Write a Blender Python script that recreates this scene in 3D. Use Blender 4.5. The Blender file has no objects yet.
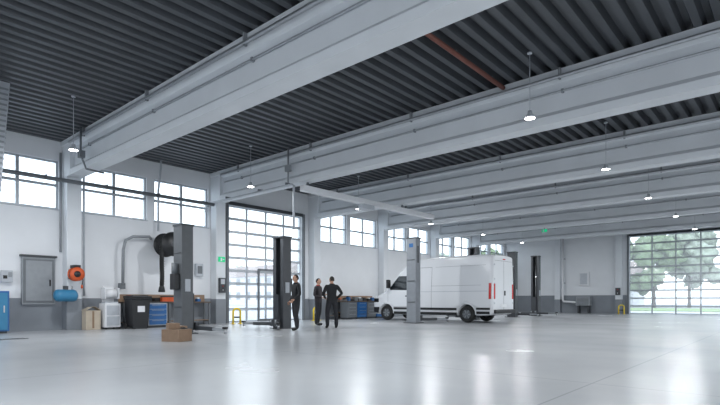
import bpy, bmesh, math, random
from mathutils import Vector, Matrix, noise
random.seed(4)
sc = bpy.context.scene
COL = sc.collection

# ------------------------------------------------------------------ materials
MATS = {}
def mat(name, col, rough=0.5, metal=0.0, var=0.06, scale=6.0, bump=0.0, emis=None, estr=0.0, spec=0.5):
    if name in MATS: return MATS[name]
    m = bpy.data.materials.new(name); m.use_nodes = True
    nt = m.node_tree; b = nt.nodes['Principled BSDF']
    b.inputs['Roughness'].default_value = rough
    b.inputs['Metallic'].default_value = metal
    b.inputs['Specular IOR Level'].default_value = spec
    tc = nt.nodes.new('ShaderNodeTexCoord')
    n = nt.nodes.new('ShaderNodeTexNoise'); n.inputs['Scale'].default_value = scale; n.inputs['Detail'].default_value = 5
    nt.links.new(tc.outputs['Object'], n.inputs['Vector'])
    r = nt.nodes.new('ShaderNodeValToRGB')
    c = Vector(col[:3])
    r.color_ramp.elements[0].position = .3; r.color_ramp.elements[1].position = .7
    r.color_ramp.elements[0].color = (*[max(0, v*(1-var)) for v in c], 1)
    r.color_ramp.elements[1].color = (*[min(1, v*(1+var)) for v in c], 1)
    nt.links.new(n.outputs['Fac'], r.inputs['Fac'])
    nt.links.new(r.outputs['Color'], b.inputs['Base Color'])
    if bump > 0:
        bp = nt.nodes.new('ShaderNodeBump'); bp.inputs['Strength'].default_value = bump; bp.inputs['Distance'].default_value = .02
        nt.links.new(n.outputs['Fac'], bp.inputs['Height']); nt.links.new(bp.outputs['Normal'], b.inputs['Normal'])
    if emis:
        b.inputs['Emission Color'].default_value = (*emis, 1); b.inputs['Emission Strength'].default_value = estr
    MATS[name] = m
    return m

M_wall = mat('white_render', (.79,.81,.835), .8, var=.02, scale=1.5)
M_socle = mat('grey_plinth_paint', (.24,.262,.29), .6, var=.05, scale=2)
M_beam = mat('painted_concrete', (.72,.75,.78), .7, var=.04, scale=1.2)
M_deck = mat('roof_deck_steel', (.090,.098,.108), .45, metal=.3, var=.1, scale=.8)
M_block = mat('light_block_slab', (.1,.1,.1), .8)  # for the added slab that keeps sky light out
M_alu = mat('aluminium_frame', (.44,.47,.50), .4, metal=.4)
M_dark = mat('anthracite_frame', (.05,.055,.062), .45)
M_black = mat('black_plastic', (.014,.015,.017), .45)
M_rub = mat('rubber', (.02,.02,.02), .8)
M_grey = mat('grey_paint', (.15,.165,.18), .45)
M_mgrey = mat('mid_grey_paint', (.28,.30,.32), .45)
M_post = mat('lift_anthracite', (.065,.07,.078), .4)
M_postA = mat('lift_grey', (.10,.108,.116), .4)
M_postV = mat('lift_light_grey', (.26,.28,.305), .4)
M_lgrey = mat('light_grey_paint', (.48,.51,.55), .4)
M_white = mat('white_paint', (.75,.76,.78), .4, var=.02)
M_galv = mat('galvanised_steel', (.50,.52,.55), .35, metal=.7, var=.08)
M_van = mat('van_white', (.76,.775,.80), .22, var=.01, scale=1)
M_glassd = mat('tinted_glass', (.012,.016,.02), .06, var=.02)
M_blue = mat('cabinet_blue', (.02,.12,.33), .4)
M_blue2 = mat('tank_blue', (.035,.20,.36), .4)
M_orange = mat('reel_orange', (.62,.10,.025), .45)
M_red = mat('tail_red', (.55,.015,.015), .25)
M_rust = mat('red_primer', (.20,.07,.05), .6)
M_yel = mat('safety_yellow', (.85,.62,.03), .45)
M_card = mat('cardboard', (.27,.18,.12), .85, scale=12)
M_beige = mat('beige_board', (.50,.43,.34), .8)
M_wood = mat('bench_beech', (.30,.20,.13), .55, scale=10)
M_dwood = mat('bench_top_dark', (.11,.08,.06), .5, scale=10)
M_steel = mat('steel', (.5,.51,.53), .3, metal=.9)
M_green = mat('exit_green', (.0,.35,.14), .5, emis=(0,.6,.25), estr=.6)
M_led = mat('led_diffuser', (.9,.9,.9), .5, emis=(1,.98,.95), estr=25)
M_skin = mat('skin', (.52,.30,.21), .55, var=.05, scale=20)
M_hair = mat('hair_dark', (.02,.014,.010), .7, scale=60, var=.3)
M_jack1 = mat('jacket_black', (.014,.015,.018), .8, scale=20, var=.2)
M_jack2 = mat('jacket_navy', (.035,.03,.035), .8, scale=20, var=.2)
M_scarf = mat('collar_red', (.35,.06,.05), .8, scale=20, var=.2)
M_pants = mat('trousers_dark', (.018,.019,.024), .8, scale=20, var=.2)
M_shoe = mat('shoe_black', (.01,.01,.01), .5)
M_eye = mat('eye', (.02,.015,.01), .2)
M_lip = mat('lips', (.35,.13,.11), .5)
M_leaf = mat('foliage', (.20,.26,.15), .9, scale=1.2, var=.5)
M_leafp = mat('foliage_pale', (.38,.42,.34), .9, scale=1.2, var=.3)
M_bark = mat('bark', (.20,.17,.15), .9)
M_grass = mat('grass', (.24,.34,.14), .95, scale=1.0, var=.3)
M_asph = mat('asphalt_pale', (.46,.46,.47), .9, scale=2)
M_house = mat('far_render', (.50,.42,.37), .9, scale=2)
M_housew = mat('far_render_white', (.70,.70,.70), .9, scale=2)
M_rooft = mat('far_roof', (.28,.22,.20), .9)

def glass_mat(name, haze):
    m = bpy.data.materials.new(name); m.use_nodes = True
    nt = m.node_tree; nt.nodes.clear()
    o = nt.nodes.new('ShaderNodeOutputMaterial'); mx = nt.nodes.new('ShaderNodeMixShader')
    t = nt.nodes.new('ShaderNodeBsdfTransparent'); g = nt.nodes.new('ShaderNodeBsdfGlossy')
    t.inputs['Color'].default_value = (.94,.965,.97,1); g.inputs['Roughness'].default_value = .05
    mx.inputs[0].default_value = .05
    src = t
    if haze > 0:
        m2 = nt.nodes.new('ShaderNodeMixShader'); tr = nt.nodes.new('ShaderNodeBsdfTranslucent')
        tr.inputs['Color'].default_value = (.95,.96,.97,1); m2.inputs[0].default_value = haze
        nt.links.new(t.outputs[0], m2.inputs[1]); nt.links.new(tr.outputs[0], m2.inputs[2]); src = m2
    nt.links.new(src.outputs[0], mx.inputs[1]); nt.links.new(g.outputs[0], mx.inputs[2]); nt.links.new(mx.outputs[0], o.inputs[0])
    return m
M_glass = glass_mat('clear_glazing', 0)
M_haze = glass_mat('hazy_acrylic_glazing', .09)

def floor_mat():
    m = bpy.data.materials.new('polished_screed'); m.use_nodes = True
    nt = m.node_tree; b = nt.nodes['Principled BSDF']
    tc = nt.nodes.new('ShaderNodeTexCoord')
    n1 = nt.nodes.new('ShaderNodeTexNoise'); n1.inputs['Scale'].default_value = .4; n1.inputs['Detail'].default_value = 4; n1.inputs['Roughness'].default_value = .5
    nt.links.new(tc.outputs['Object'], n1.inputs['Vector'])
    r = nt.nodes.new('ShaderNodeValToRGB')
    r.color_ramp.elements[0].position = .3; r.color_ramp.elements[0].color = (.41,.43,.45,1)
    r.color_ramp.elements[1].position = .7; r.color_ramp.elements[1].color = (.49,.505,.52,1)
    nt.links.new(n1.outputs['Fac'], r.inputs['Fac'])
    br = nt.nodes.new('ShaderNodeTexBrick'); br.offset = 0
    br.inputs['Scale'].default_value = 1; br.inputs['Brick Width'].default_value = 5.4; br.inputs['Row Height'].default_value = 5.4
    br.inputs['Mortar Size'].default_value = .012; br.inputs['Mortar Smooth'].default_value = .3
    br.inputs['Color1'].default_value = (1,1,1,1); br.inputs['Color2'].default_value = (1,1,1,1); br.inputs['Mortar'].default_value = (.76,.76,.77,1)
    mp = nt.nodes.new('ShaderNodeMapping'); mp.inputs['Location'].default_value = (1.8, -.7, 0)
    nt.links.new(tc.outputs['Object'], mp.inputs['Vector']); nt.links.new(mp.outputs['Vector'], br.inputs['Vector'])
    mx = nt.nodes.new('ShaderNodeMix'); mx.data_type = 'RGBA'; mx.blend_type = 'MULTIPLY'; mx.inputs['Factor'].default_value = 1
    nt.links.new(r.outputs['Color'], mx.inputs['A']); nt.links.new(br.outputs['Color'], mx.inputs['B'])
    nt.links.new(mx.outputs['Result'], b.inputs['Base Color'])
    rr = nt.nodes.new('ShaderNodeMapRange'); rr.inputs['To Min'].default_value = .22; rr.inputs['To Max'].default_value = .30
    nt.links.new(n1.outputs['Fac'], rr.inputs['Value']); nt.links.new(rr.outputs['Result'], b.inputs['Roughness'])
    return m
M_floor = floor_mat()

# ------------------------------------------------------------------ builder
class B:
    def __init__(s, name):
        s.name = name; s.bm = bmesh.new(); s.mats = []
    def mi(s, m):
        if m not in s.mats: s.mats.append(m)
        return s.mats.index(m)
    def _fin(s, faces, m, smooth=False):
        i = s.mi(m)
        for f in faces: f.material_index = i; f.smooth = smooth
    def box(s, x0, x1, y0, y1, z0, z1, m, bev=0.0, rot=None, piv=None):
        x0,x1=min(x0,x1),max(x0,x1); y0,y1=min(y0,y1),max(y0,y1); z0,z1=min(z0,z1),max(z0,z1)
        pre=set(s.bm.faces) if bev>0 else None
        r = bmesh.ops.create_cube(s.bm, size=1)
        vs = r['verts']
        c = Vector(((x0+x1)/2,(y0+y1)/2,(z0+z1)/2))
        for v in vs:
            v.co = Vector((v.co.x*(x1-x0), v.co.y*(y1-y0), v.co.z*(z1-z0))) + c
        fs = list({f for v in vs for f in v.link_faces})
        if bev > 0:
            bev=min(bev,.3*min(x1-x0,y1-y0,z1-z0))
            es = list({e for f in fs for e in f.edges})
            bmesh.ops.bevel(s.bm, geom=es, offset=bev, segments=2, affect='EDGES', profile=.5)
            fs = [f for f in s.bm.faces if f not in pre]
            vs = list({v for f in fs for v in f.verts})
        if rot is not None:
            p = Vector(piv) if piv else c
            bmesh.ops.rotate(s.bm, verts=vs, cent=p, matrix=rot)
        s._fin(fs, m)
        return s
    def ring(s, c, u, v, r, n):
        return [s.bm.verts.new(c + u*(math.cos(2*math.pi*i/n)*r) + v*(math.sin(2*math.pi*i/n)*r)) for i in range(n)]
    def cyl(s, p0, p1, r0, m, r1=None, n=16, caps=True):
        p0=Vector(p0); p1=Vector(p1); r1 = r0 if r1 is None else r1
        d=(p1-p0).normalized(); u=d.orthogonal().normalized(); v=d.cross(u)
        a=s.ring(p0,u,v,r0,n); b=s.ring(p1,u,v,r1,n); fs=[]
        for i in range(n):
            fs.append(s.bm.faces.new((a[i],a[(i+1)%n],b[(i+1)%n],b[i])))
        s._fin(fs,m,True)
        if caps:
            s._fin([s.bm.faces.new(a[::-1]), s.bm.faces.new(b)], m)
        return s
    def tube(s, pts, r, m, n=10, closed=False):
        pts=[Vector(p) for p in pts]; rings=[]; N=len(pts); pu=None
        for i,p in enumerate(pts):
            if closed: d=(pts[(i+1)%N]-pts[i-1]).normalized()
            else: d=(pts[min(i+1,N-1)]-pts[max(i-1,0)]).normalized()
            if pu is None: u=d.orthogonal().normalized()
            else:
                u=(pu-d*pu.dot(d)); u = u.normalized() if u.length>1e-5 else d.orthogonal().normalized()
            pu=u; rings.append(s.ring(p,u,d.cross(u),r,n))
        fs=[]
        for k in range(N if closed else N-1):
            a=rings[k]; b=rings[(k+1)%N]
            for i in range(n): fs.append(s.bm.faces.new((a[i],a[(i+1)%n],b[(i+1)%n],b[i])))
        if not closed:
            fs.append(s.bm.faces.new(rings[0][::-1])); fs.append(s.bm.faces.new(rings[-1]))
        s._fin(fs,m,True); return s
    def lathe(s, prof, c, axis, m, n=28):
        c=Vector(c); d=Vector(axis).normalized(); u=d.orthogonal().normalized(); v=d.cross(u)
        rings=[s.ring(c+d*t,u,v,max(r,.0005),n) for r,t in prof]; fs=[]
        for a,b in zip(rings[:-1],rings[1:]):
            for i in range(n): fs.append(s.bm.faces.new((a[i],a[(i+1)%n],b[(i+1)%n],b[i])))
        s._fin(fs,m,True); return s
    def extr(s, poly, axis, a0, a1, m, smooth=False):
        def P(p,a):
            return Vector((a,p[0],p[1])) if axis=='x' else Vector((p[0],a,p[1])) if axis=='y' else Vector((p[0],p[1],a))
        A=[s.bm.verts.new(P(p,a0)) for p in poly]; Bv=[s.bm.verts.new(P(p,a1)) for p in poly]; n=len(poly)
        fs=[s.bm.faces.new((A[i],A[(i+1)%n],Bv[(i+1)%n],Bv[i])) for i in range(n)]
        s._fin(fs,m,smooth)
        s._fin([s.bm.faces.new(A[::-1]),s.bm.faces.new(Bv)],m); return s
    def ico(s, c, r, m, sub=2, sc_=(1,1,1), nz=0):
        rr=bmesh.ops.create_icosphere(s.bm, subdivisions=sub, radius=1)
        for v in rr['verts']:
            k=1+nz*noise.noise(v.co*2.3+Vector(c)) + nz*.6*noise.noise(v.co*6+Vector(c)) if nz else 1
            v.co=Vector((v.co.x*sc_[0]*r*k,v.co.y*sc_[1]*r*k,v.co.z*sc_[2]*r*k))+Vector(c)
        s._fin(list({f for v in rr['verts'] for f in v.link_faces}),m,True); return s
    def grid(s, fn, nu, nv, m, smooth=True):
        V=[[s.bm.verts.new(fn(i/nu,j/nv)) for j in range(nv+1)] for i in range(nu+1)]
        fs=[]
        for i in range(nu):
            for j in range(nv):
                fs.append(s.bm.faces.new((V[i][j],V[i+1][j],V[i+1][j+1],V[i][j+1])))
        s._fin(fs,m,smooth); return s
    def done(s, recalc=True, loc=None, rotz=0):
        if recalc: bmesh.ops.recalc_face_normals(s.bm, faces=s.bm.faces)
        me=bpy.data.meshes.new(s.name); s.bm.to_mesh(me); s.bm.free()
        for m in s.mats: me.materials.append(m)
        o=bpy.data.objects.new(s.name,me); COL.objects.link(o)
        if loc: o.location=loc
        o.rotation_euler[2]=rotz
        return o

# ------------------------------------------------------------------ room
XW,XE,YS,YN=-18.0,14.0,-8.0,38.4
ZR=6.08
b=B('floor'); b.box(XW-.3,XE+.3,YS-.3,YN+.3,-.25,0,M_floor); b.done()

GRID=[.66,6.06,11.5,16.9,22.25,27.6,33.0]
def wall(name, axis, inner, outer, a0, a1, z1, openings, m):
    us=sorted({a0,a1,*[o[0] for o in openings],*[o[1] for o in openings]})
    zs=sorted({0,z1,*[o[2] for o in openings],*[o[3] for o in openings]})
    b=B(name)
    for i in range(len(us)-1):
        for j in range(len(zs)-1):
            uc=(us[i]+us[i+1])/2; zc=(zs[j]+zs[j+1])/2
            if any(o[0]<uc<o[1] and o[2]<zc<o[3] for o in openings): continue
            if axis=='y': b.box(inner,outer,us[i],us[i+1],zs[j],zs[j+1],m)
            else: b.box(us[i],us[i+1],inner,outer,zs[j],zs[j+1],m)
    return b.done()

WZ0,WZ1=3.88,5.45
openW=[]; winW=[]
bays=[(GRID[k],GRID[k+1]) for k in range(6)]+[(33.0,38.4)]
for k,(a,c) in enumerate([(-4.7,.66)]+bays):
    if abs(a-11.5)<.01: continue
    mid=(a+c)/2
    for lo,hi in ((a+.32,mid-.14),(mid+.14,c-.32)):
        openW.append((lo,hi,WZ0,WZ1)); winW.append((lo,hi))
GL=(12.1,16.25,0,4.95)
wall('wall_west','y',XW,XW-.3,YS-.3,YN+.3,6.5,openW+[GL],M_wall)
GB=(-8.9,-3.4,0,5.35)
wall('wall_north','x',YN,YN+.3,XW,XE,6.5,[GB,(-2.2,3.0,0,5.35)],M_wall)
openE=[(a+.4,c-.4,1.2,5.4) for a,c in bays]+[(-5,.3,1.2,5.4)]  # out of view; openings added to let sky light into the hall
wall('wall_east','y',XE,XE+.3,YS-.3,YN+.3,6.5,openE,M_wall)
openS=[(-17+5.2*i,-17+5.2*i+4.6,.0 if i in(1,3) else 1.2,5.2) for i in range(6)]  # behind the camera; large openings added as a daylight source
wall('wall_south','x',YS,YS-.3,XW,XE,6.5,openS,M_wall)

b=B('baseboard_west')
for a,c in ((YS,GL[0]-.15),(GL[1]+.15,YN)): b.box(XW,XW+.03,a,c,0,1.02,M_socle)
b.done()
b=B('baseboard_north'); b.box(XW+.03,GB[0]-.15,YN-.03,YN,0,1.3,M_socle); b.done()

# ceiling : trapezoidal deck + unseen slab added above it to block light
b=B('ceiling')
p=.33; x=XW; prof=[]
while x<XE:
    prof+=[(x,ZR),(x+.13,ZR),(x+.18,ZR+.14),(x+.28,ZR+.14)]; x+=p
prof.append((XE,ZR))
A=[b.bm.verts.new((q[0],YS,q[1])) for q in prof]; C=[b.bm.verts.new((q[0],YN,q[1])) for q in prof]
fs=[b.bm.faces.new((A[i],A[i+1],C[i+1],C[i])) for i in range(len(prof)-1)]
b._fin(fs,M_deck)
b.box(XW-.3,XE+.3,YS-.3,YN+.3,6.5,6.7,M_block)
b.done(False)

# main girders (precast I-girders) 
def girder(y):
    b=B('ceiling_beam')
    z0,z1=4.93,ZR
    poly=[(-.22,z0),(.22,z0),(.22,z0+.17),(.10,z0+.29),(.10,z1-.25),(.26,z1-.14),(.26,z1),(-.26,z1),(-.26,z1-.14),(-.10,z1-.25),(-.10,z0+.29),(-.22,z0+.17)]
    b.extr([(y+q[0],q[1]) for q in poly],'x',XW+.005,XE,M_beam)
    b.box(XW+.01,XW+.7,y-.23,y+.23,z0-.01,z1-.01,M_beam)
    b.done()
for y in [-4.74]+GRID: girder(y)
def pillar(x,y,sx,sy,z1):
    b=B('concrete_column'); b.box(x-sx/2,x+sx/2,y-sy/2,y+sy/2,0,z1,M_beam,bev=.015)
    b.box(x-sx/2-.0,x+sx/2+.012,y-sy/2-.012,y+sy/2+.012,.01,1.0,M_socle); b.done()
for y in GRID: pillar(XW+.22,y,.40,.44,4.918)
for x in (-13.7,-9.5): pillar(x,YN-.2,.4,.36,6.05)

def window(name,lo,hi,z0,z1,x,cols=2,rows=2):
    b=B(name); f=.055; xa,xb=x-.16,x-.08
    b.box(xa,xb,lo,hi,z0,z0+f,M_alu); b.box(xa,xb,lo,hi,z1-f,z1,M_alu)
    b.box(xa,xb,lo,lo+f,z0+f,z1-f,M_alu); b.box(xa,xb,hi-f,hi,z0+f,z1-f,M_alu)
    for i in range(1,cols):
        c=lo+(hi-lo)*i/cols; b.box(xa,xb,c-f*.8,c+f*.8,z0+f,z1-f,M_alu)
    for j in range(1,rows):
        c=z0+(z1-z0)*j/rows*1.0; b.box(xa+.003,xb-.003,lo+f,hi-f,c-f*.7,c+f*.7,M_alu)
    b.box(x-.125,x-.119,lo+f/2,hi-f/2,z0+f/2,z1-f/2,M_glass)
    b.box(x-.08,x+.06,lo-.02,hi+.02,z0-.03,z0-.001,M_lgrey)
    b.done()
for i,(lo,hi) in enumerate(winW): window('window_%d'%(i+1),lo,hi,WZ0,WZ1,XW)

def gate(name, axis, pos, sgn, a0, a1, z1, cols, rows, wicket=None):
    b=B(name)
    def bx(u0,u1,d0,d1,z0,z2,m):
        d0=pos+sgn*d0; d1=pos+sgn*d1
        if axis=='y': b.box(d0,d1,u0,u1,z0,z2,m)
        else: b.box(u0,u1,d0,d1,z0,z2,m)
    bx(a0-.12,a0+.0,-.10,-.005,0.005,z1+.12,M_grey); bx(a1,a1+.12,-.10,-.005,0.005,z1+.12,M_grey)
    bx(a0,a1,-.10,-.005,z1,z1+.14,M_dark)
    h=(z1-.01)/rows
    for j in range(rows):
        z=.01+j*h
        bx(a0,a1,.10,.16,z,z+.06,M_alu); bx(a0,a1,.10,.16,z+h-.05,z+h-.008,M_alu)
        for i in range(cols+1):
            c=a0+(a1-a0)*i/cols; w=.04
            bx(max(a0,c-w),min(a1,c+w),.102,.158,z+.06,z+h-.05,M_alu)
    bx(a0+.02,a1-.02,.128,.134,.03,z1-.03,M_haze)
    if wicket:
        w0,w1=wicket
        bx(w0-.05,w0+.05,.06,.102,.01,2.35,M_grey); bx(w1-.05,w1+.05,.06,.102,.01,2.35,M_grey)
        bx(w0+.05,w1-.05,.06,.102,2.27,2.35,M_grey); bx(w0+.05,w1-.05,.06,.102,.01,.12,M_grey)
        bx(w1-.16,w1-.08,.02,.06,1.02,1.06,M_black)
    b.done()
gate('door_1','y',XW,-1,GL[0],GL[1],GL[3],4,9,(13.75,14.75))
gate('door_2','x',YN,1,GB[0],GB[1],GB[3],4,10)
gate('door_3','x',YN,1,-2.2,3.0,5.35,4,10)

# ------------------------------------------------------------------ pendant lamps
def lamp(x,y):
    z=4.72
    b=B('pendant_lamp')
    b.cyl((x,y,z+.1),(x,y,ZR+.02),.009,M_lgrey,n=6)
    b.cyl((x,y,ZR-.03),(x,y,ZR-.002),.05,M_lgrey,n=12)
    b.lathe([(.0,.15),(.04,.15),(.05,.09),(.09,.05),(.12,.02),(.12,0),(.10,-.003)],(x,y,z),(0,0,1),M_lgrey,n=20)
    b.cyl((x,y,z-.004),(x,y,z+.012),.10,M_led,n=20)
    b.done()
    l=bpy.data.lights.new('lamp_light','AREA'); l.shape='DISK'; l.size=.2; l.energy=120; l.color=(.96,.98,1)
    o=bpy.data.objects.new('pendant_light_source',l); COL.objects.link(o); o.location=(x,y,z-.02)
for y in (-.7,4.7,10.1,15.5,20.9,26.3,31.7):
    for x in (-13.7,-4.2,5.3):
        lamp(x, 4.45 if (y==4.7 and x==-4.2) else y)

# ------------------------------------------------------------------ pipes
b=B('wall_pipe_run')
b.tube([(XW+.62,-3,4.72),(XW+.62,11.05,4.72)],.065,M_grey)
for y in (1.5,3.5,5.2,7,8.8,10.6): b.box(XW+.0,XW+.64,y-.02,y+.02,4.78,4.82,M_grey)
b.done()
b=B('supply_pipe')
b.tube([(XW+.05,11.02,4.5),(XW+.3,11.02,4.8),(-12.7,11.02,4.8),(-12.6,11.02,4.75),(-12.6,11.02,3.3)],.04,M_lgrey)
for x in (-16.5,-14.5,-13): b.box(x-.02,x+.02,11.0,11.27,4.84,4.915,M_grey)
b.done()
b=B('extraction_rail')
b.box(-12.62,-12.38,11.3,19.2,4.60,4.80,M_white,bev=.02)
for y in (11.55,16.9): b.box(-12.53,-12.47,y-.03,y+.03,4.80,4.93,M_grey)
b.box(-12.66,-12.34,14.3,14.9,4.42,4.598,M_lgrey)
b.done()
b=B('sprinkler_pipe'); b.tube([(-5.3,6.38,6.0),(-5.3,11.2,6.0)],.05,M_rust)
for y in (7.2,9,10.6): b.box(-5.33,-5.27,y-.01,y+.01,6.0,6.08,M_grey)
b.done()
for i,y in enumerate(GRID[1:]):
    b=B('beam_conduit')
    b.tube([(XW+.9,y-.145,5.62),(XE-1,y-.145,5.62)],.028,M_galv,n=8)
    b.tube([(XW+.9,y-.32,5.88),(XE-1,y-.32,5.88)],.045,M_galv,n=8)
    for k in range(8):
        b.box(-16+4*k,-15.95+4*k,y-.175,y-.10,5.58,5.66,M_mgrey)
        b.box(-16+4*k,-15.96+4*k,y-.35,y-.27,5.82,6.07,M_mgrey)
    b.done()
b=B('downpipe'); b.tube([(XW+.12,6.45,5.5),(XW+.12,6.45,1.1)],.035,M_lgrey,n=8); b.done()
b=B('downpipe'); b.tube([(XW+.1,5.76,5.7),(XW+.1,5.76,2.5)],.035,M_mgrey,n=8); b.done()
b=B('roof_bracket_pipe')
b.tube([(-15.9,5.65,6.05),(-15.9,5.65,5.35),(-15.9,5.70,5.1),(-15.9,5.80,4.85),(-15.9,6.3,4.82)],.03,M_grey,n=8); b.box(-16.0,-15.8,5.60,5.74,5.15,5.35,M_grey); b.done()
b=B('roof_bracket_pipe')
b.tube([(-13.0,11.12,6.05),(-13.0,11.12,4.9)],.03,M_mgrey,n=8); b.box(-13.1,-12.9,11.05,11.19,5.3,5.5,M_mgrey); b.done()

# hanging louvred duct near the left
b=B('ventilation_duct')
b.extr([(2.7,6.07),(3.43,6.07),(3.24,3.4),(2.9,3.4)],'x',-14.5,-14.0,M_lgrey)
for k in range(20):
    z=3.5+.125*k; yr=3.24+(3.43-3.24)*(z-3.4)/2.67
    b.box(-14.0,-13.98,2.9,yr-.02,z,z+.05,M_mgrey); b.box(-14.45,-14.05,yr-.01,yr+.02,z,z+.05,M_mgrey)
b.done()

# ------------------------------------------------------------------ wall equipment
b=B('electrical_panel')
x=XW+.03
b.box(x,x+.10,4.68,5.60,.82,2.3,M_mgrey,bev=.01)
b.box(x+.10,x+.12,4.72,5.56,.88,2.24,M_grey,bev=.005)
b.box(x+.12,x+.13,4.78,5.50,.94,2.18,M_mgrey,bev=.004)
b.box(x+.0,x+.15,4.64,5.64,2.301,2.36,M_dark)
b.box(x+.13,x+.15,5.42,5.46,1.4,1.6,M_black)
b.done()
b=B('electric_switch_box'); b.box(XW+.03,XW+.15,4.15,4.45,1.5,1.85,M_lgrey,bev=.01); b.box(XW+.15,XW+.17,4.2,4.3,1.6,1.7,M_black); b.box(XW+.15,XW+.165,4.33,4.42,1.65,1.8,M_mgrey); b.done()

b=B('hose_reel')
cx=XW+.68; cy=6.02; cz=1.78
b.box(XW+.445,XW+.56,cy-.15,cy+.15,cz-.15,cz+.15,M_black)
b.lathe([(.07,-.11),(.22,-.11),(.22,-.08),(.14,-.08),(.14,.08),(.22,.08),(.22,.11),(.07,.11),(.0,.11)],(cx,cy,cz),(1,0,0),M_orange,n=24)
for k in range(4): b.tube([(cx-.06+.04*k,cy+.17*math.cos(a),cz+.17*math.sin(a)) for a in [2*math.pi*i/20 for i in range(20)]],.022,M_black,n=6,closed=True)
b.lathe([(.0,.12),(.10,.12),(.10,.10)],(cx,cy,cz),(1,0,0),M_black,n=16)
b.tube([(cx,cy+.18,cz),(cx,cy+.2,cz-.2),(cx,cy+.17,cz-.34)],.015,M_black,n=6)
b.box(XW+.46,XW+.78,cy-.10,cy+.10,cz+.2,cz+.29,M_black)
b.cyl((cx,cy+.17,cz-.45),(cx,cy+.17,cz-.34),.03,M_orange)
b.done()
b=B('air_receiver_tank')
TX,TY=XW+.68,5.72
b.lathe([(.0,-.34),(.1,-.33),(.17,-.28),(.19,-.22),(.19,.22),(.17,.28),(.1,.33),(0,.34)],(TX,TY,1.10),(0,1,0),M_blue2)
for y in (TY-.18,TY+.18): b.box(XW+.46,TX-.15,y-.03,y+.03,1.02,1.18,M_dark)
b.box(XW+.455,XW+.50,TY-.25,TY+.4,1.05,1.13,M_dark)
b.box(TX-.08,TX+.04,TY-.06,TY+.06,1.28,1.40,M_dark); b.cyl((TX,TY+.18,1.26),(TX,TY+.18,1.40),.02,M_steel)
b.done()
b=B('blue_locker'); b.box(-17.9,-17.2,3.50,4.2,.06,1.22,M_blue,bev=.012); b.box(-17.195,-17.18,3.55,4.15,.1,1.16,M_blue2)
b.box(-17.85,-17.25,3.55,4.15,0,.06,M_dark); b.box(-17.18,-17.16,4.05,4.08,.6,.8,M_steel); b.done()

b=B('cardboard_box')
b.box(-17.5,-17.15,6.25,6.7,0,.62,M_beige,bev=.006); b.box(-17.5,-17.15,6.24,6.46,.62,.63,M_beige,rot=Matrix.Rotation(.5,3,'X'),piv=(-17.3,6.24,.62))
b.box(-17.5,-17.15,6.5,6.71,.62,.63,M_beige,rot=Matrix.Rotation(-.6,3,'X'),piv=(-17.3,6.71,.62)); b.box(-17.148,-17.146,6.44,6.5,.05,.6,M_card); b.done()
b=B('paper_towel_station')
b.box(-17.5,-17.0,6.78,7.28,.06,.85,M_white,bev=.02)
for y in (6.82,7.24):
    for x in (-17.45,-17.05): b.cyl((x,y,0),(x,y,.06),.025,M_black,n=10)
b.box(-17.0,-16.985,6.83,7.23,.12,.42,M_lgrey); b.box(-17.0,-16.985,6.83,7.23,.46,.78,M_lgrey)
b.box(-17.42,-17.1,6.82,7.24,.85,.90,M_lgrey)
b.box(-17.45,-17.38,6.85,7.21,.9,1.42,M_white); b.lathe([(.05,-.17),(.15,-.17),(.15,.17),(.05,.17)],(-17.22,7.03,1.18),(0,1,0),M_white)
b.cyl((-17.22,6.83,1.18),(-17.22,7.23,1.18),.05,M_dark); b.box(-17.4,-17.05,6.80,6.83,1.0,1.36,M_white); b.box(-17.4,-17.05,7.23,7.26,1.0,1.36,M_white)
b.done()

def wheelie_bin(x,y,w,d,h,m):
    b=B('wheeled_waste_bin')
    z0=.08
    def ring(z,k): return [(x-d/2,y-w/2*k,z),(x+d/2*k,y-w/2*k,z),(x+d/2*k,y+w/2*k,z),(x-d/2,y+w/2*k,z)]
    R=[[b.bm.verts.new(p) for p in ring(z,k)] for z,k in ((z0,.82),(h*.86,.97),(h*.88,1.06),(h*.92,1.06))]
    fs=[b.bm.faces.new(R[0][::-1]),b.bm.faces.new(R[-1])]
    for a,c in zip(R[:-1],R[1:]):
        for i in range(4): fs.append(b.bm.faces.new((a[i],a[(i+1)%4],c[(i+1)%4],c[i])))
    b._fin(fs,m)
    b.box(x-d/2-.03,x+d/2+.05,y-w/2-.03,y+w/2+.03,h*.925,h*.975,m,bev=.015)
    b.box(x-d/2,x+d/2-.05,y-w/2+.05,y+w/2-.05,h*.97,h,m,bev=.01)
    b.cyl((x-d/2-.06,y-w/2+.02,h*.95),(x-d/2-.06,y+w/2-.02,h*.95),.018,m)
    for s in (-1,1): b.cyl((x-d/2+.06,y+s*(w/2-.02)-.025,.10),(x-d/2+.06,y+s*(w/2-.02)+.025,.10),.10,M_rub)
    b.box(x+d/2*.72,x+d/2*.8,y-w/2*.7,y+w/2*.7,0,.1,m)
    b.box(x+d/2*.93,x+d/2*.965,y-.12,y+.12,h*.5,h*.68,M_white)
    b.done()
wheelie_bin(-16.75,7.72,.62,.6,1.12,M_black)

def drawer_cabinet(x0,x1,y0,y1,z1,n=5,m=M_blue,body=None,name='tool_drawer_cabinet'):
    b=B(name)
    b.box(x0,x1,y0,y1,.08,z1,body or M_lgrey,bev=.008)
    b.box(x0+.03,x1-.05,y0+.03,y1-.03,0,.08,M_dark)
    h=(z1-.14)/n
    for k in range(n):
        z=.11+k*h
        b.box(x1,x1+.018,y0+.03,y1-.03,z,z+h-.015,m,bev=.004)
        b.box(x1+.018,x1+.04,y0+.12,y1-.12,z+h-.050,z+h-.038,M_steel)
    b.box(x0-.01,x1+.02,y0-.01,y1+.01,z1+.001,z1+.03,M_dark)
    b.done()
drawer_cabinet(-17.35,-16.8,8.12,8.80,.86,n=4)

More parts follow.
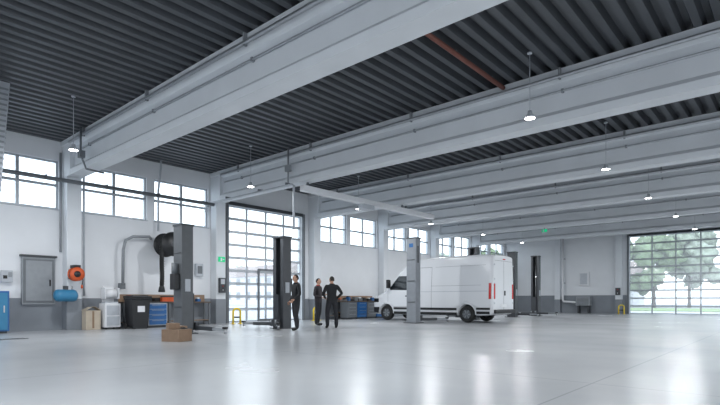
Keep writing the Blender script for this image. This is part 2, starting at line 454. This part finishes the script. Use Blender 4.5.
def workbench(y0,y1,panel=True,leg=.9,seed=1,tool=None):
    b=B('workbench'); x0,x1=-17.9,-17.42
    b.box(x0,x1,y0,y1,leg-.05,leg,M_dwood,bev=.006)
    for y in (y0+.05,(y0+y1)/2,y1-.05):
        b.box(x0+.03,x0+.08,y-.03,y+.03,0,leg-.05,M_grey); b.box(x1-.08,x1-.03,y-.03,y+.03,0,leg-.05,M_grey)
        b.box(x0+.08,x1-.08,y-.02,y+.02,.12,.17,M_grey)
    b.box(x0+.04,x1-.04,y0+.08,y1-.08,.17,.19,M_wood)
    if panel:
        b.box(x0,x0+.03,y0+.02,y1-.02,leg,leg+.26,M_wood)
    random.seed(seed)
    y=y0+.25
    while y<y1-.3:
        w=random.uniform(.12,.28); h=random.uniform(.06,.2)
        b.box(x0+.08,x0+.28,y,y+w,leg,leg+h,random.choice([M_black,M_grey,M_card,M_blue]),bev=.005)
        if random.random()<.6: b.box(x0+.10,x0+.24,y+.02,y+w*.8,leg+h,leg+h+.06,random.choice([M_black,M_orange,M_white]),bev=.005)
        y+=w+random.uniform(.05,.2)
    for k in range(4): b.box(x0+.06,x1-.06,y0+.3+k*.35,y0+.52+k*.35,.19,.30+.05*(k%3),[M_black,M_card,M_grey,M_blue][k],bev=.005)
    if tool:
        b.box(x0+.30,x1-.02,tool,tool+.45,leg+.001,leg+.16,M_orange,bev=.01); b.box(x0+.30,x1-.02,tool,tool+.45,leg+.162,leg+.21,M_black,bev=.01)
    b.done()
workbench(7.55,10.95,tool=8.95)
workbench(17.9,21.4,leg=.92,seed=5)
drawer_cabinet(-17.3,-16.8,18.2,18.9,.85,4,M_grey,M_grey); drawer_cabinet(-17.3,-16.8,18.95,19.65,.85,4,M_blue,M_blue); drawer_cabinet(-17.3,-16.8,19.7,20.4,.85,4,M_grey,M_grey); drawer_cabinet(-17.3,-16.8,20.45,21.15,.85,4,M_blue,M_blue)

# exhaust hose reel
b=B('exhaust_hose_reel')
cx=XW+.68; cy=9.15; cz=2.98
b.box(XW+.005,XW+.34,cy-.08,cy+.08,cz-.2,cz+.3,M_grey)
b.cyl((cx-.32,cy,cz),(cx+.34,cy,cz),.10,M_dark)
for s in (-.30,.30): b.lathe([(.02,-.015),(.44,-.015),(.44,.015),(.02,.015)],(cx+s,cy,cz),(1,0,0),M_black,n=30)
for k in range(6):
    r=.34
    b.tube([(cx-.24+.095*k,cy+r*math.cos(a),cz+r*math.sin(a)) for a in [2*math.pi*i/24 for i in range(24)]],.055,M_rub,n=8,closed=True)
pts=[(cx+.2,cy-.36,cz+.0)]+[(cx+.2+.02*math.sin(k),cy-.38,cz-.15*k) for k in range(1,11)]
b.tube(pts,.075,M_rub,n=10)
b.lathe([(.06,0),(.09,-.05),(.12,-.22),(.10,-.24)],(pts[-1][0],pts[-1][1],pts[-1][2]),(0,0,1),M_black)
for k in range(16):
    z=cz-.1-.09*k
    if z>cz-1.5: b.tube([(cx+.2+.08*math.cos(a),cy-.38+.08*math.sin(a),z) for a in [2*math.pi*i/12 for i in range(12)]],.012,M_black,n=5,closed=True)
b.done()
b=B('extraction_duct_pipe')
b.tube([(XW+.15,8.72,3.2),(XW+.3,8.6,3.25),(XW+.3,8.0,3.2),(XW+.28,7.75,3.05),(XW+.25,7.68,2.7),(XW+.22,7.68,1.5)],.05,M_mgrey)
b.box(XW+.03,XW+.25,7.6,7.76,1.35,1.55,M_grey); b.done()
b=B('extraction_duct_pipe'); b.tube([(XW+.2,8.98,3.5),(XW+.2,8.98,5.0),(XW+.4,8.98,5.9),(XW+.4,8.98,6.07)],.04,M_lgrey); b.done()

b=B('exit_sign'); b.box(XW+.44,XW+.47,11.36,11.66,2.5,2.7,M_green); b.box(XW+.47,XW+.475,11.45,11.52,2.53,2.66,M_white); b.box(XW+.47,XW+.475,11.55,11.62,2.58,2.62,M_white); b.done()
b=B('exit_sign'); b.box(-10.70,-10.42,27.37,27.40,4.70,4.85,M_green); b.box(-10.56,-10.54,27.38,27.40,4.85,4.93,M_grey); b.box(-10.65,-10.57,27.365,27.37,4.72,4.83,M_white); b.done()
b=B('gate_control_box'); b.box(XW+.445,XW+.57,11.36,11.62,1.25,1.85,M_dark,bev=.01)
b.box(XW+.57,XW+.58,11.4,11.58,1.6,1.8,M_lgrey)
for k,mm in enumerate((M_red,M_black,M_white)): b.cyl((XW+.57,11.49,1.52-.08*k),(XW+.595,11.49,1.52-.08*k),.02,mm,n=10)
b.done()
b=B('gate_control_box'); b.box(-9.65,-9.35,YN-.56,YN-.40,1.3,1.8,M_dark,bev=.01)
for k,mm in enumerate((M_red,M_black,M_white)): b.cyl((-9.5,YN-.56,1.68-.12*k),(-9.5,YN-.585,1.68-.12*k),.03,mm,n=10)
b.done()
b=B('fuse_box'); b.box(XW+.03,XW+.18,10.55,10.85,1.9,2.4,M_lgrey,bev=.01); b.box(XW+.18,XW+.19,10.6,10.8,2.0,2.3,M_grey); b.done()
b=B('fuse_box'); b.box(-12.2,-11.5,YN-.22,YN-.005,2.0,3.0,M_white,bev=.01); b.box(-12.1,-11.6,YN-.235,YN-.22,2.1,2.9,M_lgrey); b.done()

def hoop(x,y,ax='y'):
    b=B('yellow_guard_hoop')
    prof=[(-.17,.02),(-.17,.48)]+[(-.17*math.cos(a),.48+.14*math.sin(a)) for a in [math.pi*k/8 for k in range(1,8)]]+[(.17,.48),(.17,.02)]
    f=(lambda u,z:(x,y+u,z)) if ax=='y' else (lambda u,z:(x+u,y,z))
    b.tube([f(u,z) for u,z in prof],.04,M_yel,n=10)
    for s in (-.17,.17):
        q=f(s,0); b.box(q[0]-.07,q[0]+.07,q[1]-.07,q[1]+.07,0,.02,M_yel)
    if ax=='y': b.box(x-.02,x+.02,y-.15,y+.15,.24,.30,M_black)
    else: b.box(x-.15,x+.15,y-.02,y+.02,.24,.30,M_black)
    b.done()
hoop(-17.0,11.85); hoop(-17.0,16.25); hoop(-9.15,YN-1.0,'x')

b=B('heating_pipe')
b.tube([(-13.25,YN-.5,5.9),(-13.25,YN-.5,1.0),(-13.2,YN-.5,.85),(-12.35,YN-.5,.8)],.08,M_white)
for z in (4,2.2): b.box(-13.28,-13.22,YN-.5,YN-.01,z,z+.05,M_grey)
b.done()
b=B('wall_heater'); b.box(-12.3,-11.3,YN-.6,YN-.05,.55,1.2,M_mgrey,bev=.03)
for k in range(6): b.box(-12.2,-11.4,YN-.62,YN-.60,.63+.09*k,.67+.09*k,M_grey)
b.box(-12.2,-12.1,YN-.5,YN-.1,0,.55,M_dark); b.box(-11.5,-11.4,YN-.5,YN-.1,0,.55,M_dark); b.done()

# ------------------------------------------------------------------ two-post lifts
def lift_post(x,y,d,H,m,arms,label=False,motor=True,w=.23):
    b=B('vehicle_lift_post')
    def yy(v): return y+d*v
    b.box(x-.32,x+.32,yy(-.28),yy(.28),0,.025,M_dark)
    t,D=.03,.17
    poly=[(x-w,yy(-D)),(x+w,yy(-D)),(x+w,yy(D)),(x+.12,yy(D)),(x+.12,yy(D-t)),(x+w-t,yy(D-t)),(x+w-t,yy(-D+t)),(x-w+t,yy(-D+t)),(x-w+t,yy(D-t)),(x-.12,yy(D-t)),(x-.12,yy(D)),(x-w,yy(D))]
    b.extr(poly,'z',.025,H,m)
    b.box(x-w-.02,x+w+.02,yy(-D-.02),yy(D+.02),H,H+.05,M_dark)
    b.cyl((x,y,.05),(x,y,H-.02),.035,M_steel,n=10)
    b.box(x-.115,x+.115,yy(D-.09),yy(D+.10),.12,1.15,M_dark)
    b.box(x-.20,x+.20,yy(D+.10),yy(D+.22),.10,.32,M_dark,bev=.01)
    for k in (.25,.5,.75): b.tube([(x-.18,yy(-D-.01),H*k),(x+.18,yy(-D-.01),H*k)],.012,M_dark,n=6)
    if motor:
        b.box(x-.14,x+.14,yy(-D-.17),yy(-D),1.25,1.7,M_black,bev=.02)
        b.cyl((x,yy(-D-.1),1.7),(x,yy(-D-.1),2.0),.08,M_grey)
        b.box(x+w,x+w+.02,yy(-.08),yy(.08),1.2,1.55,M_lgrey)
    if label:
        b.box(x+w,x+w+.006,yy(-.05),yy(.05),2.5,3.2,M_dark)
        b.box(x-.10,x+.10,yy(-D-.006),yy(-D),H-.36,H-.2,M_blue)
    for ax,ay in arms:
        p=Vector((x+math.copysign(.13,ax),yy(D+.18),0)); q=Vector((x+ax,yy(ay),0))
        L=(q-p).length; ang=math.atan2(q.y-p.y,q.x-p.x); R=Matrix.Rotation(ang,3,'Z')
        b.box(p.x-.06,p.x+L*.62,p.y-.07,p.y+.07,.11,.22,M_dark,bev=.01,rot=R,piv=(p.x,p.y,.15))
        b.box(p.x+L*.5,p.x+L,p.y-.05,p.y+.05,.125,.205,M_mgrey,rot=R,piv=(p.x,p.y,.15))
        b.cyl((q.x,q.y,.06),(q.x,q.y,.19),.04,M_steel); b.cyl((q.x,q.y,.19),(q.x,q.y,.24),.075,M_rub)
        b.cyl((p.x,p.y,.08),(p.x,p.y,.30),.06,M_mgrey)
    b.done()
lift_post(-13.2,7.4,1,3.05,M_postA,[(1.7,.25),(-1.2,.7)])
lift_post(-13.2,11.02,-1,3.05,M_post,[(.9,.9),(-1.2,.7)],w=.27)
lift_post(-12.1,17.15,1,3.5,M_postV,[(1.0,1.0),(-1.0,1.0)],label=True,motor=False)
lift_post(-12.1,22.3,-1,3.5,M_post,[(1.0,.8),(-1.0,.8)])
lift_post(-12.1,26.7,1,3.6,M_post,[(1.2,.6),(-1.0,.8)])
lift_post(-12.1,30.0,-1,3.6,M_post,[(1.4,.4),(-1.0,.8)])

b=B('cardboard_box'); R=Matrix.Rotation(.35,3,'Z')
b.box(-11.2,-10.70,5.75,6.2,0,.28,M_card,bev=.005,rot=R)
b.box(-11.2,-10.70,5.955,5.995,.279,.283,M_beige,rot=R); b.done()
b=B('cardboard_box'); R=Matrix.Rotation(-.2,3,'Z')
b.box(-11.15,-10.9,5.80,6.04,.284,.42,M_card,bev=.004,rot=R); b.box(-11.15,-10.9,5.91,5.94,.419,.423,M_beige,rot=R); b.done()
b=B('work_gloves')
for k,(gx,gy) in enumerate(((-10.82,6.02),(-10.86,6.10))):
    b.ico((gx,gy,.305),.05,M_black,2,(1,.8,.4))
    for f in range(4): b.cyl((gx+.03,gy-.03+.02*f,.30),(gx+.10,gy-.04+.026*f,.292),.009,M_black,r1=.007,n=8)
b.done()
b=B('cardboard_box'); b.box(-12.1,-11.75,6.35,6.7,0,.3,M_card,bev=.005); b.box(-12.1,-11.75,6.51,6.54,.299,.303,M_beige); b.done()
b=B('floor_drain_grate'); b.box(-14.6,-14.35,3.0,3.9,0,.012,M_grey)
for k in range(12): b.box(-14.58,-14.37,3.04+.07*k,3.07+.07*k,.012,.018,M_dark)
b.done()

# ------------------------------------------------------------------ VAN
def lerp_tab(tab,x):
    if x<=tab[0][0]: return tab[0][1]
    for (a,va),(c,vc) in zip(tab[:-1],tab[1:]):
        if x<=c: return va+(vc-va)*(x-a)/(c-a)
    return tab[-1][1]
ZT=[(0,.84),(.05,1.0),(.15,1.10),(.45,1.22),(.85,1.36),(.95,1.42),(1.2,1.70),(1.45,1.97),(1.7,2.24),(1.95,2.47),(2.2,2.65),(2.6,2.80),(3.2,2.88),(4.5,2.91),(6.1,2.91),(6.45,2.88),(6.55,2.83)]
ZB=[(0,.42),(.05,.32),(.2,.28),(6.25,.30),(6.45,.36),(6.55,.42)]
HW=[(0,.66),(.05,.78),(.15,.87),(.45,.95),(.9,.985),(1.5,.99),(6.4,.99),(6.5,.975),(6.55,.94)]
RR=[(0,.06),(.45,.10),(1.2,.12),(2.2,.15),(2.7,.15),(6.45,.15),(6.55,.12)]
LEN=6.55
def wid(x,z):
    h=lerp_tab(HW,x); t=max(0,z-1.15)/1.7
    low=max(0,.5-z)*.15
    return h-.12*t**1.4-low
def sect(x):
    zt=lerp_tab(ZT,x); zb=lerp_tab(ZB,x); r=lerp_tab(RR,x); r=min(r,(zt-zb)*.4)
    pts=[(0,zb),(wid(x,zb)*.6,zb),(wid(x,zb)-.05,zb)]
    z0=zb+.06; z1=zt-r
    for k in range(9):
        z=z0+(z1-z0)*k/8; pts.append((wid(x,z),z))
    we=wid(x,z1)
    for k in range(1,6):
        a=math.pi/2*k/5; pts.append((we-r+r*math.cos(a),z1+(r-.03)*math.sin(a)))
    yl=we-r
    for f in (.7,.35,0): pts.append((yl*f,zt-.03*(f*f)))
    return pts
stn=[0,.03,.08,.15,.3,.45,.65,.85,.95,1.2,1.45,1.7,1.95,2.2,2.4,2.6,2.9,3.2,3.8,4.5,5.2,6.0,6.35,6.45,6.51,6.55]
VX,VY=-16.0,20.0
bm=bmesh.new(); rings=[]
for x in stn:
    s=sect(x); full=[(-y,z) for y,z in s]+[(y,z) for y,z in s[1:-1][::-1]]
    rings.append([bm.verts.new((x,y,z)) for y,z in full])
n=len(rings[0])
for a,c in zip(rings[:-1],rings[1:]):
    for i in range(n): bm.faces.new((a[i],a[(i+1)%n],c[(i+1)%n],c[i]))
bm.faces.new(rings[0][::-1]); bm.faces.new(rings[-1])
bmesh.ops.recalc_face_normals(bm,faces=bm.faces)
me=bpy.data.meshes.new('vb'); bm.to_mesh(me); bm.free()
vb=bpy.data.objects.new('vb',me); COL.objects.link(vb)
WXs=(.98,5.32)
cut=B('cut')
for wx in WXs:
    for s in (-1,1): cut.cyl((wx,s*.66,.36),(wx,s*1.3,.36),.43,M_black,n=32)
co=cut.done()
md=vb.modifiers.new('b','BOOLEAN'); md.object=co; md.operation='DIFFERENCE'; md.solver='EXACT'
bpy.context.view_layer.update()
dg=bpy.context.evaluated_depsgraph_get()
me2=bpy.data.meshes.new_from_object(vb.evaluated_get(dg))
bpy.data.objects.remove(vb); bpy.data.objects.remove(co)
V=B('delivery_van')
V.mi(M_van); V.mi(M_black)
V.bm.from_mesh(me2)
for f in V.bm.faces:
    c=f.calc_center_median(); nn=f.normal
    f.smooth=abs(nn.x)<.99
    f.material_index=0
    for wx in WXs:
        rr=math.hypot(c.x-wx,c.z-.36)
        if rr<.425 and abs(c.y)<.995: f.material_index=1; f.smooth=False
    if abs(c.y)<.7 and c.z<.34: f.material_index=1
def side(x0,x1,z0f,z1f,m,off=.006,nu=10,nv=6,both=True):
    for s in ((-1,1) if both else (-1,)):
        def fn(u,v):
            x=x0+(x1-x0)*u; a=z0f(x) if callable(z0f) else z0f; c=z1f(x) if callable(z1f) else z1f
            z=a+(c-a)*v; return Vector((x,s*(wid(x,z)+off),z))
        V.grid(fn,nu,nv,m)
ztop=lambda x: lerp_tab(ZT,x)
side(1.22,2.2,lambda x:1.44-.02*(x-1.2),lambda x:min(2.08,ztop(x)-.17),M_glassd)
def ws(u,v):
    x=.99+(2.02-.99)*u; r=lerp_tab(RR,x); we=wid(x,ztop(x)-r)-r*.8; y=(-1+2*v)*we*.97
    return Vector((x-.006,y,ztop(x)-.03*(y/we)**2+.008))
V.grid(ws,12,10,M_glassd)
for xs in (1.08,2.3,3.55): side(xs,xs+.014,.5 if xs>1.2 else .85,lambda x:(2.2 if x>1.5 else 1.40) if x<3 else 2.42,M_grey,.003,1,12)
side(2.3,3.56,2.42,2.434,M_grey,.003,10,1); side(1.42,2.31,.645,.659,M_grey,.003,8,1)
side(2.3,6.3,1.32,1.345,M_lgrey,.004,14,1)
side(3.56,6.0,1.58,1.592,M_mgrey,.003,10,1); side(3.75,6.2,2.42,2.432,M_mgrey,.003,10,1)
side(1.44,4.86,.52,.62,M_black,.018,16,2)
side(5.79,6.42,.55,.64,M_black,.018,6,2)
side(1.42,4.88,.30,.42,M_black,.008,16,2)
side(5.79,6.40,.37,.48,M_black,.008,6,2)
side(.06,.54,.34,.62,M_black,.01,8,3)
side(.08,.50,.86,1.04,M_glassd,.008,6,3)
side(2.12,2.24,1.12,1.17,M_black,.02,3,2); side(2.42,2.54,1.12,1.17,M_black,.02,3,2)
side(6.36,6.47,1.0,1.66,M_red,.012,4,6)
for wx in WXs:
    for s in (-1,1):
        pts=[(wx+.44*math.cos(a),s*(wid(wx,.6)+.0),.36+.44*math.sin(a)) for a in [math.pi*(-.02+1.04*k/20) for k in range(21)]]
        V.tube(pts,.018,M_van,n=6)
        y=s*.86
        V.lathe([(.20,-.11),(.30,-.12),(.345,-.10),(.355,-.05),(.355,.05),(.345,.10),(.30,.12),(.22,.115),(.2,.06)],(wx,y,.356),(0,1,0),M_rub,n=36)
        V.lathe([(.225,.115*s),(.21,.09*s),(.20,.05*s),(.10,.07*s),(.07,.10*s),(.0,.105*s)],(wx,y,.356),(0,1,0),M_grey,n=30)
        for k in range(6):
            a=2*math.pi*k/6; p0=Vector((wx+.06*math.cos(a),y+s*.095,.356+.06*math.sin(a))); p1=Vector((wx+.205*math.cos(a),y+s*.085,.356+.205*math.sin(a)))
            V.cyl(p0,p1,.022,M_mgrey,n=8)
        V.cyl((wx,y-.12*s,.356),(wx,.3*s,.356),.05,M_dark,n=8)
for s in (-1,1):
    V.tube([(1.3,s*.97,1.45),(1.25,s*1.08,1.55),(1.25,s*1.14,1.62)],.025,M_black,n=8)
    V.box(1.18,1.32,s*1.06,s*1.26,1.52,1.92,M_black,bev=.03)
V.box(-.03,.04,-.62,.62,.36,.58,M_black,bev=.02); V.box(-.015,.03,-.45,.45,.62,.80,M_dark,bev=.01)
for k in range(3): V.box(-.022,.0,-.42,.42,.65+.05*k,.67+.05*k,M_steel)
V.cyl((-.04,0,.71),(-.01,0,.71),.075,M_steel)
xr=LEN
V.box(xr-.005,xr+.004,-.008,.008,.55,2.6,M_grey); V.box(xr-.005,xr+.12,-.93,.93,.40,.56,M_black,bev=.03)
V.box(xr,xr+.012,-.26,.26,.66,.78,M_white); V.box(xr,xr+.03,.05,.12,1.15,1.35,M_black)
V.box(xr-.02,xr+.004,-.82,.82,2.60,2.612,M_grey)
for s in (-1,1):
    V.box(xr-.02,xr+.015,s*.92,s*.80,1.0,1.64,M_red,bev=.01)
    for z in (.8,1.8,2.4): V.box(xr-.01,xr+.02,s*.82,s*.90,z,z+.06,M_lgrey)
V.box(xr-.01,xr+.03,-.1,.1,2.66,2.70,M_red)
V.done(loc=(VX,VY,0))

# ------------------------------------------------------------------ PEOPLE
def skin_mesh(chains_v, edges, radii, roots, sub=2):
    me=bpy.data.meshes.new('sk'); me.from_pydata([tuple(v) for v in chains_v],edges,[])
    o=bpy.data.objects.new('sk',me); COL.objects.link(o)
    o.modifiers.new('s','SKIN')
    sv=me.skin_vertices[0].data
    for i,r in enumerate(radii):
        sv[i].radius=(r,r) if not isinstance(r,tuple) else r
        sv[i].use_root = i in roots
    o.modifiers['s'].use_smooth_shade=True
    ms=o.modifiers.new('u','SUBSURF'); ms.levels=sub; ms.render_levels=sub
    bpy.context.view_layer.update()
    dg=bpy.context.evaluated_depsgraph_get()
    m=bpy.data.meshes.new_from_object(o.evaluated_get(dg))
    bpy.data.objects.remove(o); return m

def person(x,y,yaw,h,elbL,wrL,elbR,wrR,jacket,legs=((-.11,.0),(.11,.0)),headyaw=0,name='man',collar=None):
    P=B(name)
    vs=[];ed=[];ra=[]
    def add(p,r,parent=None):
        vs.append(Vector(p)); ra.append(r)
        if parent is not None: ed.append((parent,len(vs)-1))
        return len(vs)-1
    pel=add((0,0,.98),(.168,.125)); sp=add((0,.0,1.14),(.158,.118),pel); ch=add((0,.005,1.32),(.185,.128),sp)
    nb=add((0,.012,1.46),(.115,.09),ch); nk=add((0,0,1.54),.055,nb); add((0,-.01,1.61),.055,nk)
    for s,(fx,fy) in ((-1,legs[0]),(1,legs[1])):
        hp=add((s*.095,0,.90),.108,pel); th=add(((s*.1+fx)/2,fy*.3-.01,.70),.098,hp)
        kn=add((fx,fy*.6-.02,.50),.080,th); cf=add((fx,fy*.8+.015,.32),.078,kn); an=add((fx,fy+.03,.12),.070,cf)
        hl=add((fx,fy+.025,.055),.052,an); add((fx*1.12,fy-.16,.042),.042,hl)
    for s,e,w in ((-1,elbR,wrR),(1,elbL,wrL)):
        sh=add((s*.19,.01,1.425),.076,ch); e=Vector(e); w=Vector(w)
        ua=add((Vector((s*.19,.01,1.42))+e)/2,.064,sh); el=add(e,.055,ua); fa=add((e+w)/2,.048,el); add(w,.036,fa)
    m=skin_mesh(vs,ed,ra,{pel})
    P.bm.from_mesh(m); P.bm.faces.ensure_lookup_table()
    ij,ip,iS,ik=P.mi(jacket),P.mi(M_pants),P.mi(M_shoe),P.mi(M_skin)
    for f in P.bm.faces:
        c=f.calc_center_median(); f.smooth=True
        arm = min((c-Vector(wrL)).length,(c-Vector(wrR)).length)<.22 or abs(c.x)>.23
        if c.z<.09: f.material_index=iS
        elif c.z<.93 and not arm: f.material_index=ip
        elif c.z>1.515: f.material_index=ik
        else: f.material_index=ij
    for v in P.bm.verts:
        if v.co.z<.012: v.co.z=0.0
    P.lathe([(.085,0),(.078,.05),(.07,.055)],(0,.008,1.475),(0,0,1),collar or jacket,n=18)
    for s,e,w in ((-1,elbR,wrR),(1,elbL,wrL)):
        e=Vector(e); w=Vector(w); d=(w-e).normalized()
        fwd=Vector((0,-1,0)); fwd=(fwd-d*fwd.dot(d)); fwd=fwd.normalized() if fwd.length>.1 else Vector((0,0,1))
        nrm=d.cross(fwd).normalized()
        if nrm.x*s>0: nrm=-nrm
        hv=[];he=[];hr=[];roots=set()
        def ha(p,r,par=None):
            hv.append(p);hr.append(r)
            if par is not None: he.append((par,len(hv)-1))
            return len(hv)-1
        r0=ha(w-d*.02,.028); roots.add(r0); pm=ha(w+d*.045,(.040,.019),r0); ha(w+d*.085,(.038,.016),pm)
        for k,(off,L) in enumerate(((.030,.070),(.010,.080),(-.010,.074),(-.029,.058))):
            a=ha(w+d*.07+fwd*off*.9,.0095); roots.add(a)
            c=ha(w+d*(.088+L*.35)+fwd*off+nrm*.008,.0092,a)
            q=ha(w+d*(.088+L*.68)+fwd*off+nrm*.024,.0084,c); ha(w+d*(.088+L*.85)+fwd*off+nrm*.042,.0074,q)
        a=ha(w+d*.03+fwd*.022,.012); roots.add(a); c=ha(w+d*.062+fwd*.05+nrm*.012,.011,a); ha(w+d*.095+fwd*.056+nrm*.024,.0092,c)
        hm=skin_mesh(hv,he,hr,roots,1)
        k0=len(P.bm.faces); P.bm.from_mesh(hm); P.bm.faces.ensure_lookup_table()
        for f in P.bm.faces[k0:]: f.material_index=ik; f.smooth=True
        P.cyl(w-d*.05,w-d*.005,.042,jacket,r1=.043,n=14)
    Rh=Matrix.Rotation(headyaw,3,'Z'); C=Vector((0,-.012,1.655))
    rr=bmesh.ops.create_uvsphere(P.bm,u_segments=28,v_segments=20,radius=1)
    for v in rr['verts']:
        p=v.co.copy(); z=p.z
        wx=.077; dy=.098
        if z<0: wx*=1-.32*(-z)**1.5; dy*=1-.18*(-z)**1.6
        q=Vector((p.x*wx,p.y*dy,z*.118))
        if p.y<0 and z<-.3: q.y-=.010*(-z)
        if p.y<-.7 and -.35<z<.12:
            k=max(0,1-abs(p.x)/.26)*max(0,1-abs(z+.12)/.3); q.y-=.026*k
        if p.y<-.6 and .0<z<.25: q.y+=.006*max(0,1-abs(abs(p.x)-.35)/.2)
        v.co=Rh@q+C
    P._fin(list({f for v in rr['verts'] for f in v.link_faces}),M_skin,True)
    rr=bmesh.ops.create_uvsphere(P.bm,u_segments=28,v_segments=20,radius=1)
    kill=[]
    for v in rr['verts']:
        p=v.co.copy()
        q=Vector((p.x*.084,p.y*.106+.006,p.z*.124+.004))
        if (p.y<-.25 and p.z<.62) or (p.y<.2 and p.z<.12) or p.z<-.45: kill.append(v)
        v.co=Rh@q+C
    P._fin(list({f for v in rr['verts'] for f in v.link_faces}),M_hair,True)
    bmesh.ops.delete(P.bm,geom=kill,context='VERTS')
    for s in (-1,1):
        P.ico(Rh@Vector((s*.03,-.087,.008))+C,.011,M_eye,1)
        P.ico(Rh@Vector((s*.079,.008,-.008))+C,.026,M_skin,2,(.35,.6,1.15))
        P.ico(Rh@Vector((s*.03,-.094,.032))+C,.016,M_hair,1,(1,.3,.22))
    P.ico(Rh@Vector((0,-.094,-.058))+C,.024,M_lip,1,(1,.3,.25))
    o=P.done(recalc=False,loc=(x,y,0),rotz=yaw); o.scale=(h/1.775,)*3
    return o
away=math.radians(180+41.3)
person(-12.02,10.60,away+math.radians(120),1.76,(.27,.02,1.14),(.24,-.16,.98),(-.27,.03,1.14),(-.25,-.10,.93),M_jack1,((-.10,.05),(.12,-.04)),name='man')
person(-13.75,13.25,away+math.radians(-110),1.78,(.28,.0,1.16),(.13,-.24,1.16),(-.27,.04,1.13),(-.12,-.20,1.05),M_jack2,((-.12,.0),(.12,.04)),name='man',collar=M_scarf)
person(-12.1,12.3,away+math.radians(15),1.77,(.31,.08,1.17),(.2,-.14,1.04),(-.34,.10,1.19),(-.19,-.08,1.02),M_jack1,((-.15,.03),(.15,-.03)),headyaw=.4,name='man')

# ------------------------------------------------------------------ outside
b=B('ground_outside'); 
b.box(-140,XW-.3,-60,170,-.3,-.06,M_asph); b.box(XW-.3,80,YN+.3,170,-.3,-.06,M_asph)
b.done()
b=B('lawn'); b.box(-60,60,YN+14,YN+30,-.06,.0,M_grass); b.done()
def tree(x,y,h,r,m=M_leaf):
    b=B('tree'); b.cyl((x,y,-.05),(x,y,h*.6),.22,M_bark,r1=.10,n=10)
    random.seed(int(x*7+y))
    for k in range(16):
        a=random.uniform(0,6.28); q=random.uniform(0,r*.9); zc=h*random.uniform(.35,.98)
        b.ico((x+q*math.cos(a),y+q*math.sin(a),zc),r*random.uniform(.25,.45),m,3,nz=.6)
        b.cyl((x,y,h*.3),(x+q*.9*math.cos(a),y+q*.9*math.sin(a),zc),.07,M_bark,r1=.03,n=6)
    b.done()
for i in range(14): tree(-44+i*5.5+(i%3),YN+34+(i%4)*3,8+(i*37%4),3.4,M_leaf if i%3 else M_leafp)
for i in range(5): tree(-105-(i%3)*4,58+i*9.5,8+(i*23%3),4,M_leafp)
def house(x,y,w,d,h,m=M_house):
    b=B('distant_building'); b.box(x,x+w,y,y+d,-.05,h,m)
    b.extr([(y-.4,h),(y+d+.4,h),(y+d/2,h+2.4)],'x',x-.3,x+w+.3,M_rooft)
    for k in range(int(w//3)): b.box(x+1+3*k,x+2.2+3*k,y-.03,y,1,2.4,M_mgrey); b.box(x+1+3*k,x+2.2+3*k,y-.03,y,3.6,4.8,M_mgrey)
    b.done()
house(-8,YN+48,16,8,5.5); house(-34,YN+50,14,8,5,M_housew); house(-92,55,25,10,5.2,M_housew)

# ------------------------------------------------------------------ world / light
w=bpy.data.worlds.new('overcast_sky'); sc.world=w; w.use_nodes=True
nt=w.node_tree; bg=nt.nodes['Background']
tc=nt.nodes.new('ShaderNodeTexCoord'); sp=nt.nodes.new('ShaderNodeSeparateXYZ'); rp=nt.nodes.new('ShaderNodeValToRGB')
nt.links.new(tc.outputs['Generated'],sp.inputs[0]); nt.links.new(sp.outputs['Z'],rp.inputs['Fac']); nt.links.new(rp.outputs['Color'],bg.inputs['Color'])
rp.color_ramp.elements[0].color=(.83,.89,.96,1); rp.color_ramp.elements[1].color=(.72,.84,1,1)
bg.inputs['Strength'].default_value=2.8
def portal(loc,rot,sx,sy):
    l=bpy.data.lights.new('window_portal','AREA'); l.shape='RECTANGLE'; l.size=sx; l.size_y=sy
    try: l.cycles.is_portal=True
    except Exception: return
    o=bpy.data.objects.new('window_portal',l); COL.objects.link(o); o.location=loc; o.rotation_euler=rot
hp=math.pi/2
portal((XW-.4,14.2,2.5),(0,-hp,0),5,4.3)
portal((XW-.4,17,4.66),(0,-hp,0),1.7,44)
portal((-6.1,YN+.4,2.7),(-hp,0,0),5.6,5.4)
portal((.4,YN+.4,2.7),(-hp,0,0),5.4,5.4)
portal((XE+.4,16,3.3),(0,hp,0),4.4,45)
portal((-2,YS-.4,2.7),(hp,0,0),31,5.3)

# ------------------------------------------------------------------ camera
cam=bpy.data.cameras.new('camera'); co=bpy.data.objects.new('camera',cam); COL.objects.link(co)
co.location=(0,0,.96); co.rotation_euler=(math.radians(90),0,math.radians(41.3))
cam.sensor_width=36; cam.lens=501/720*36; cam.shift_y=97.5/720; cam.clip_end=400
sc.camera=co
sc.view_settings.view_transform='Standard'
sc.view_settings.exposure=0.12
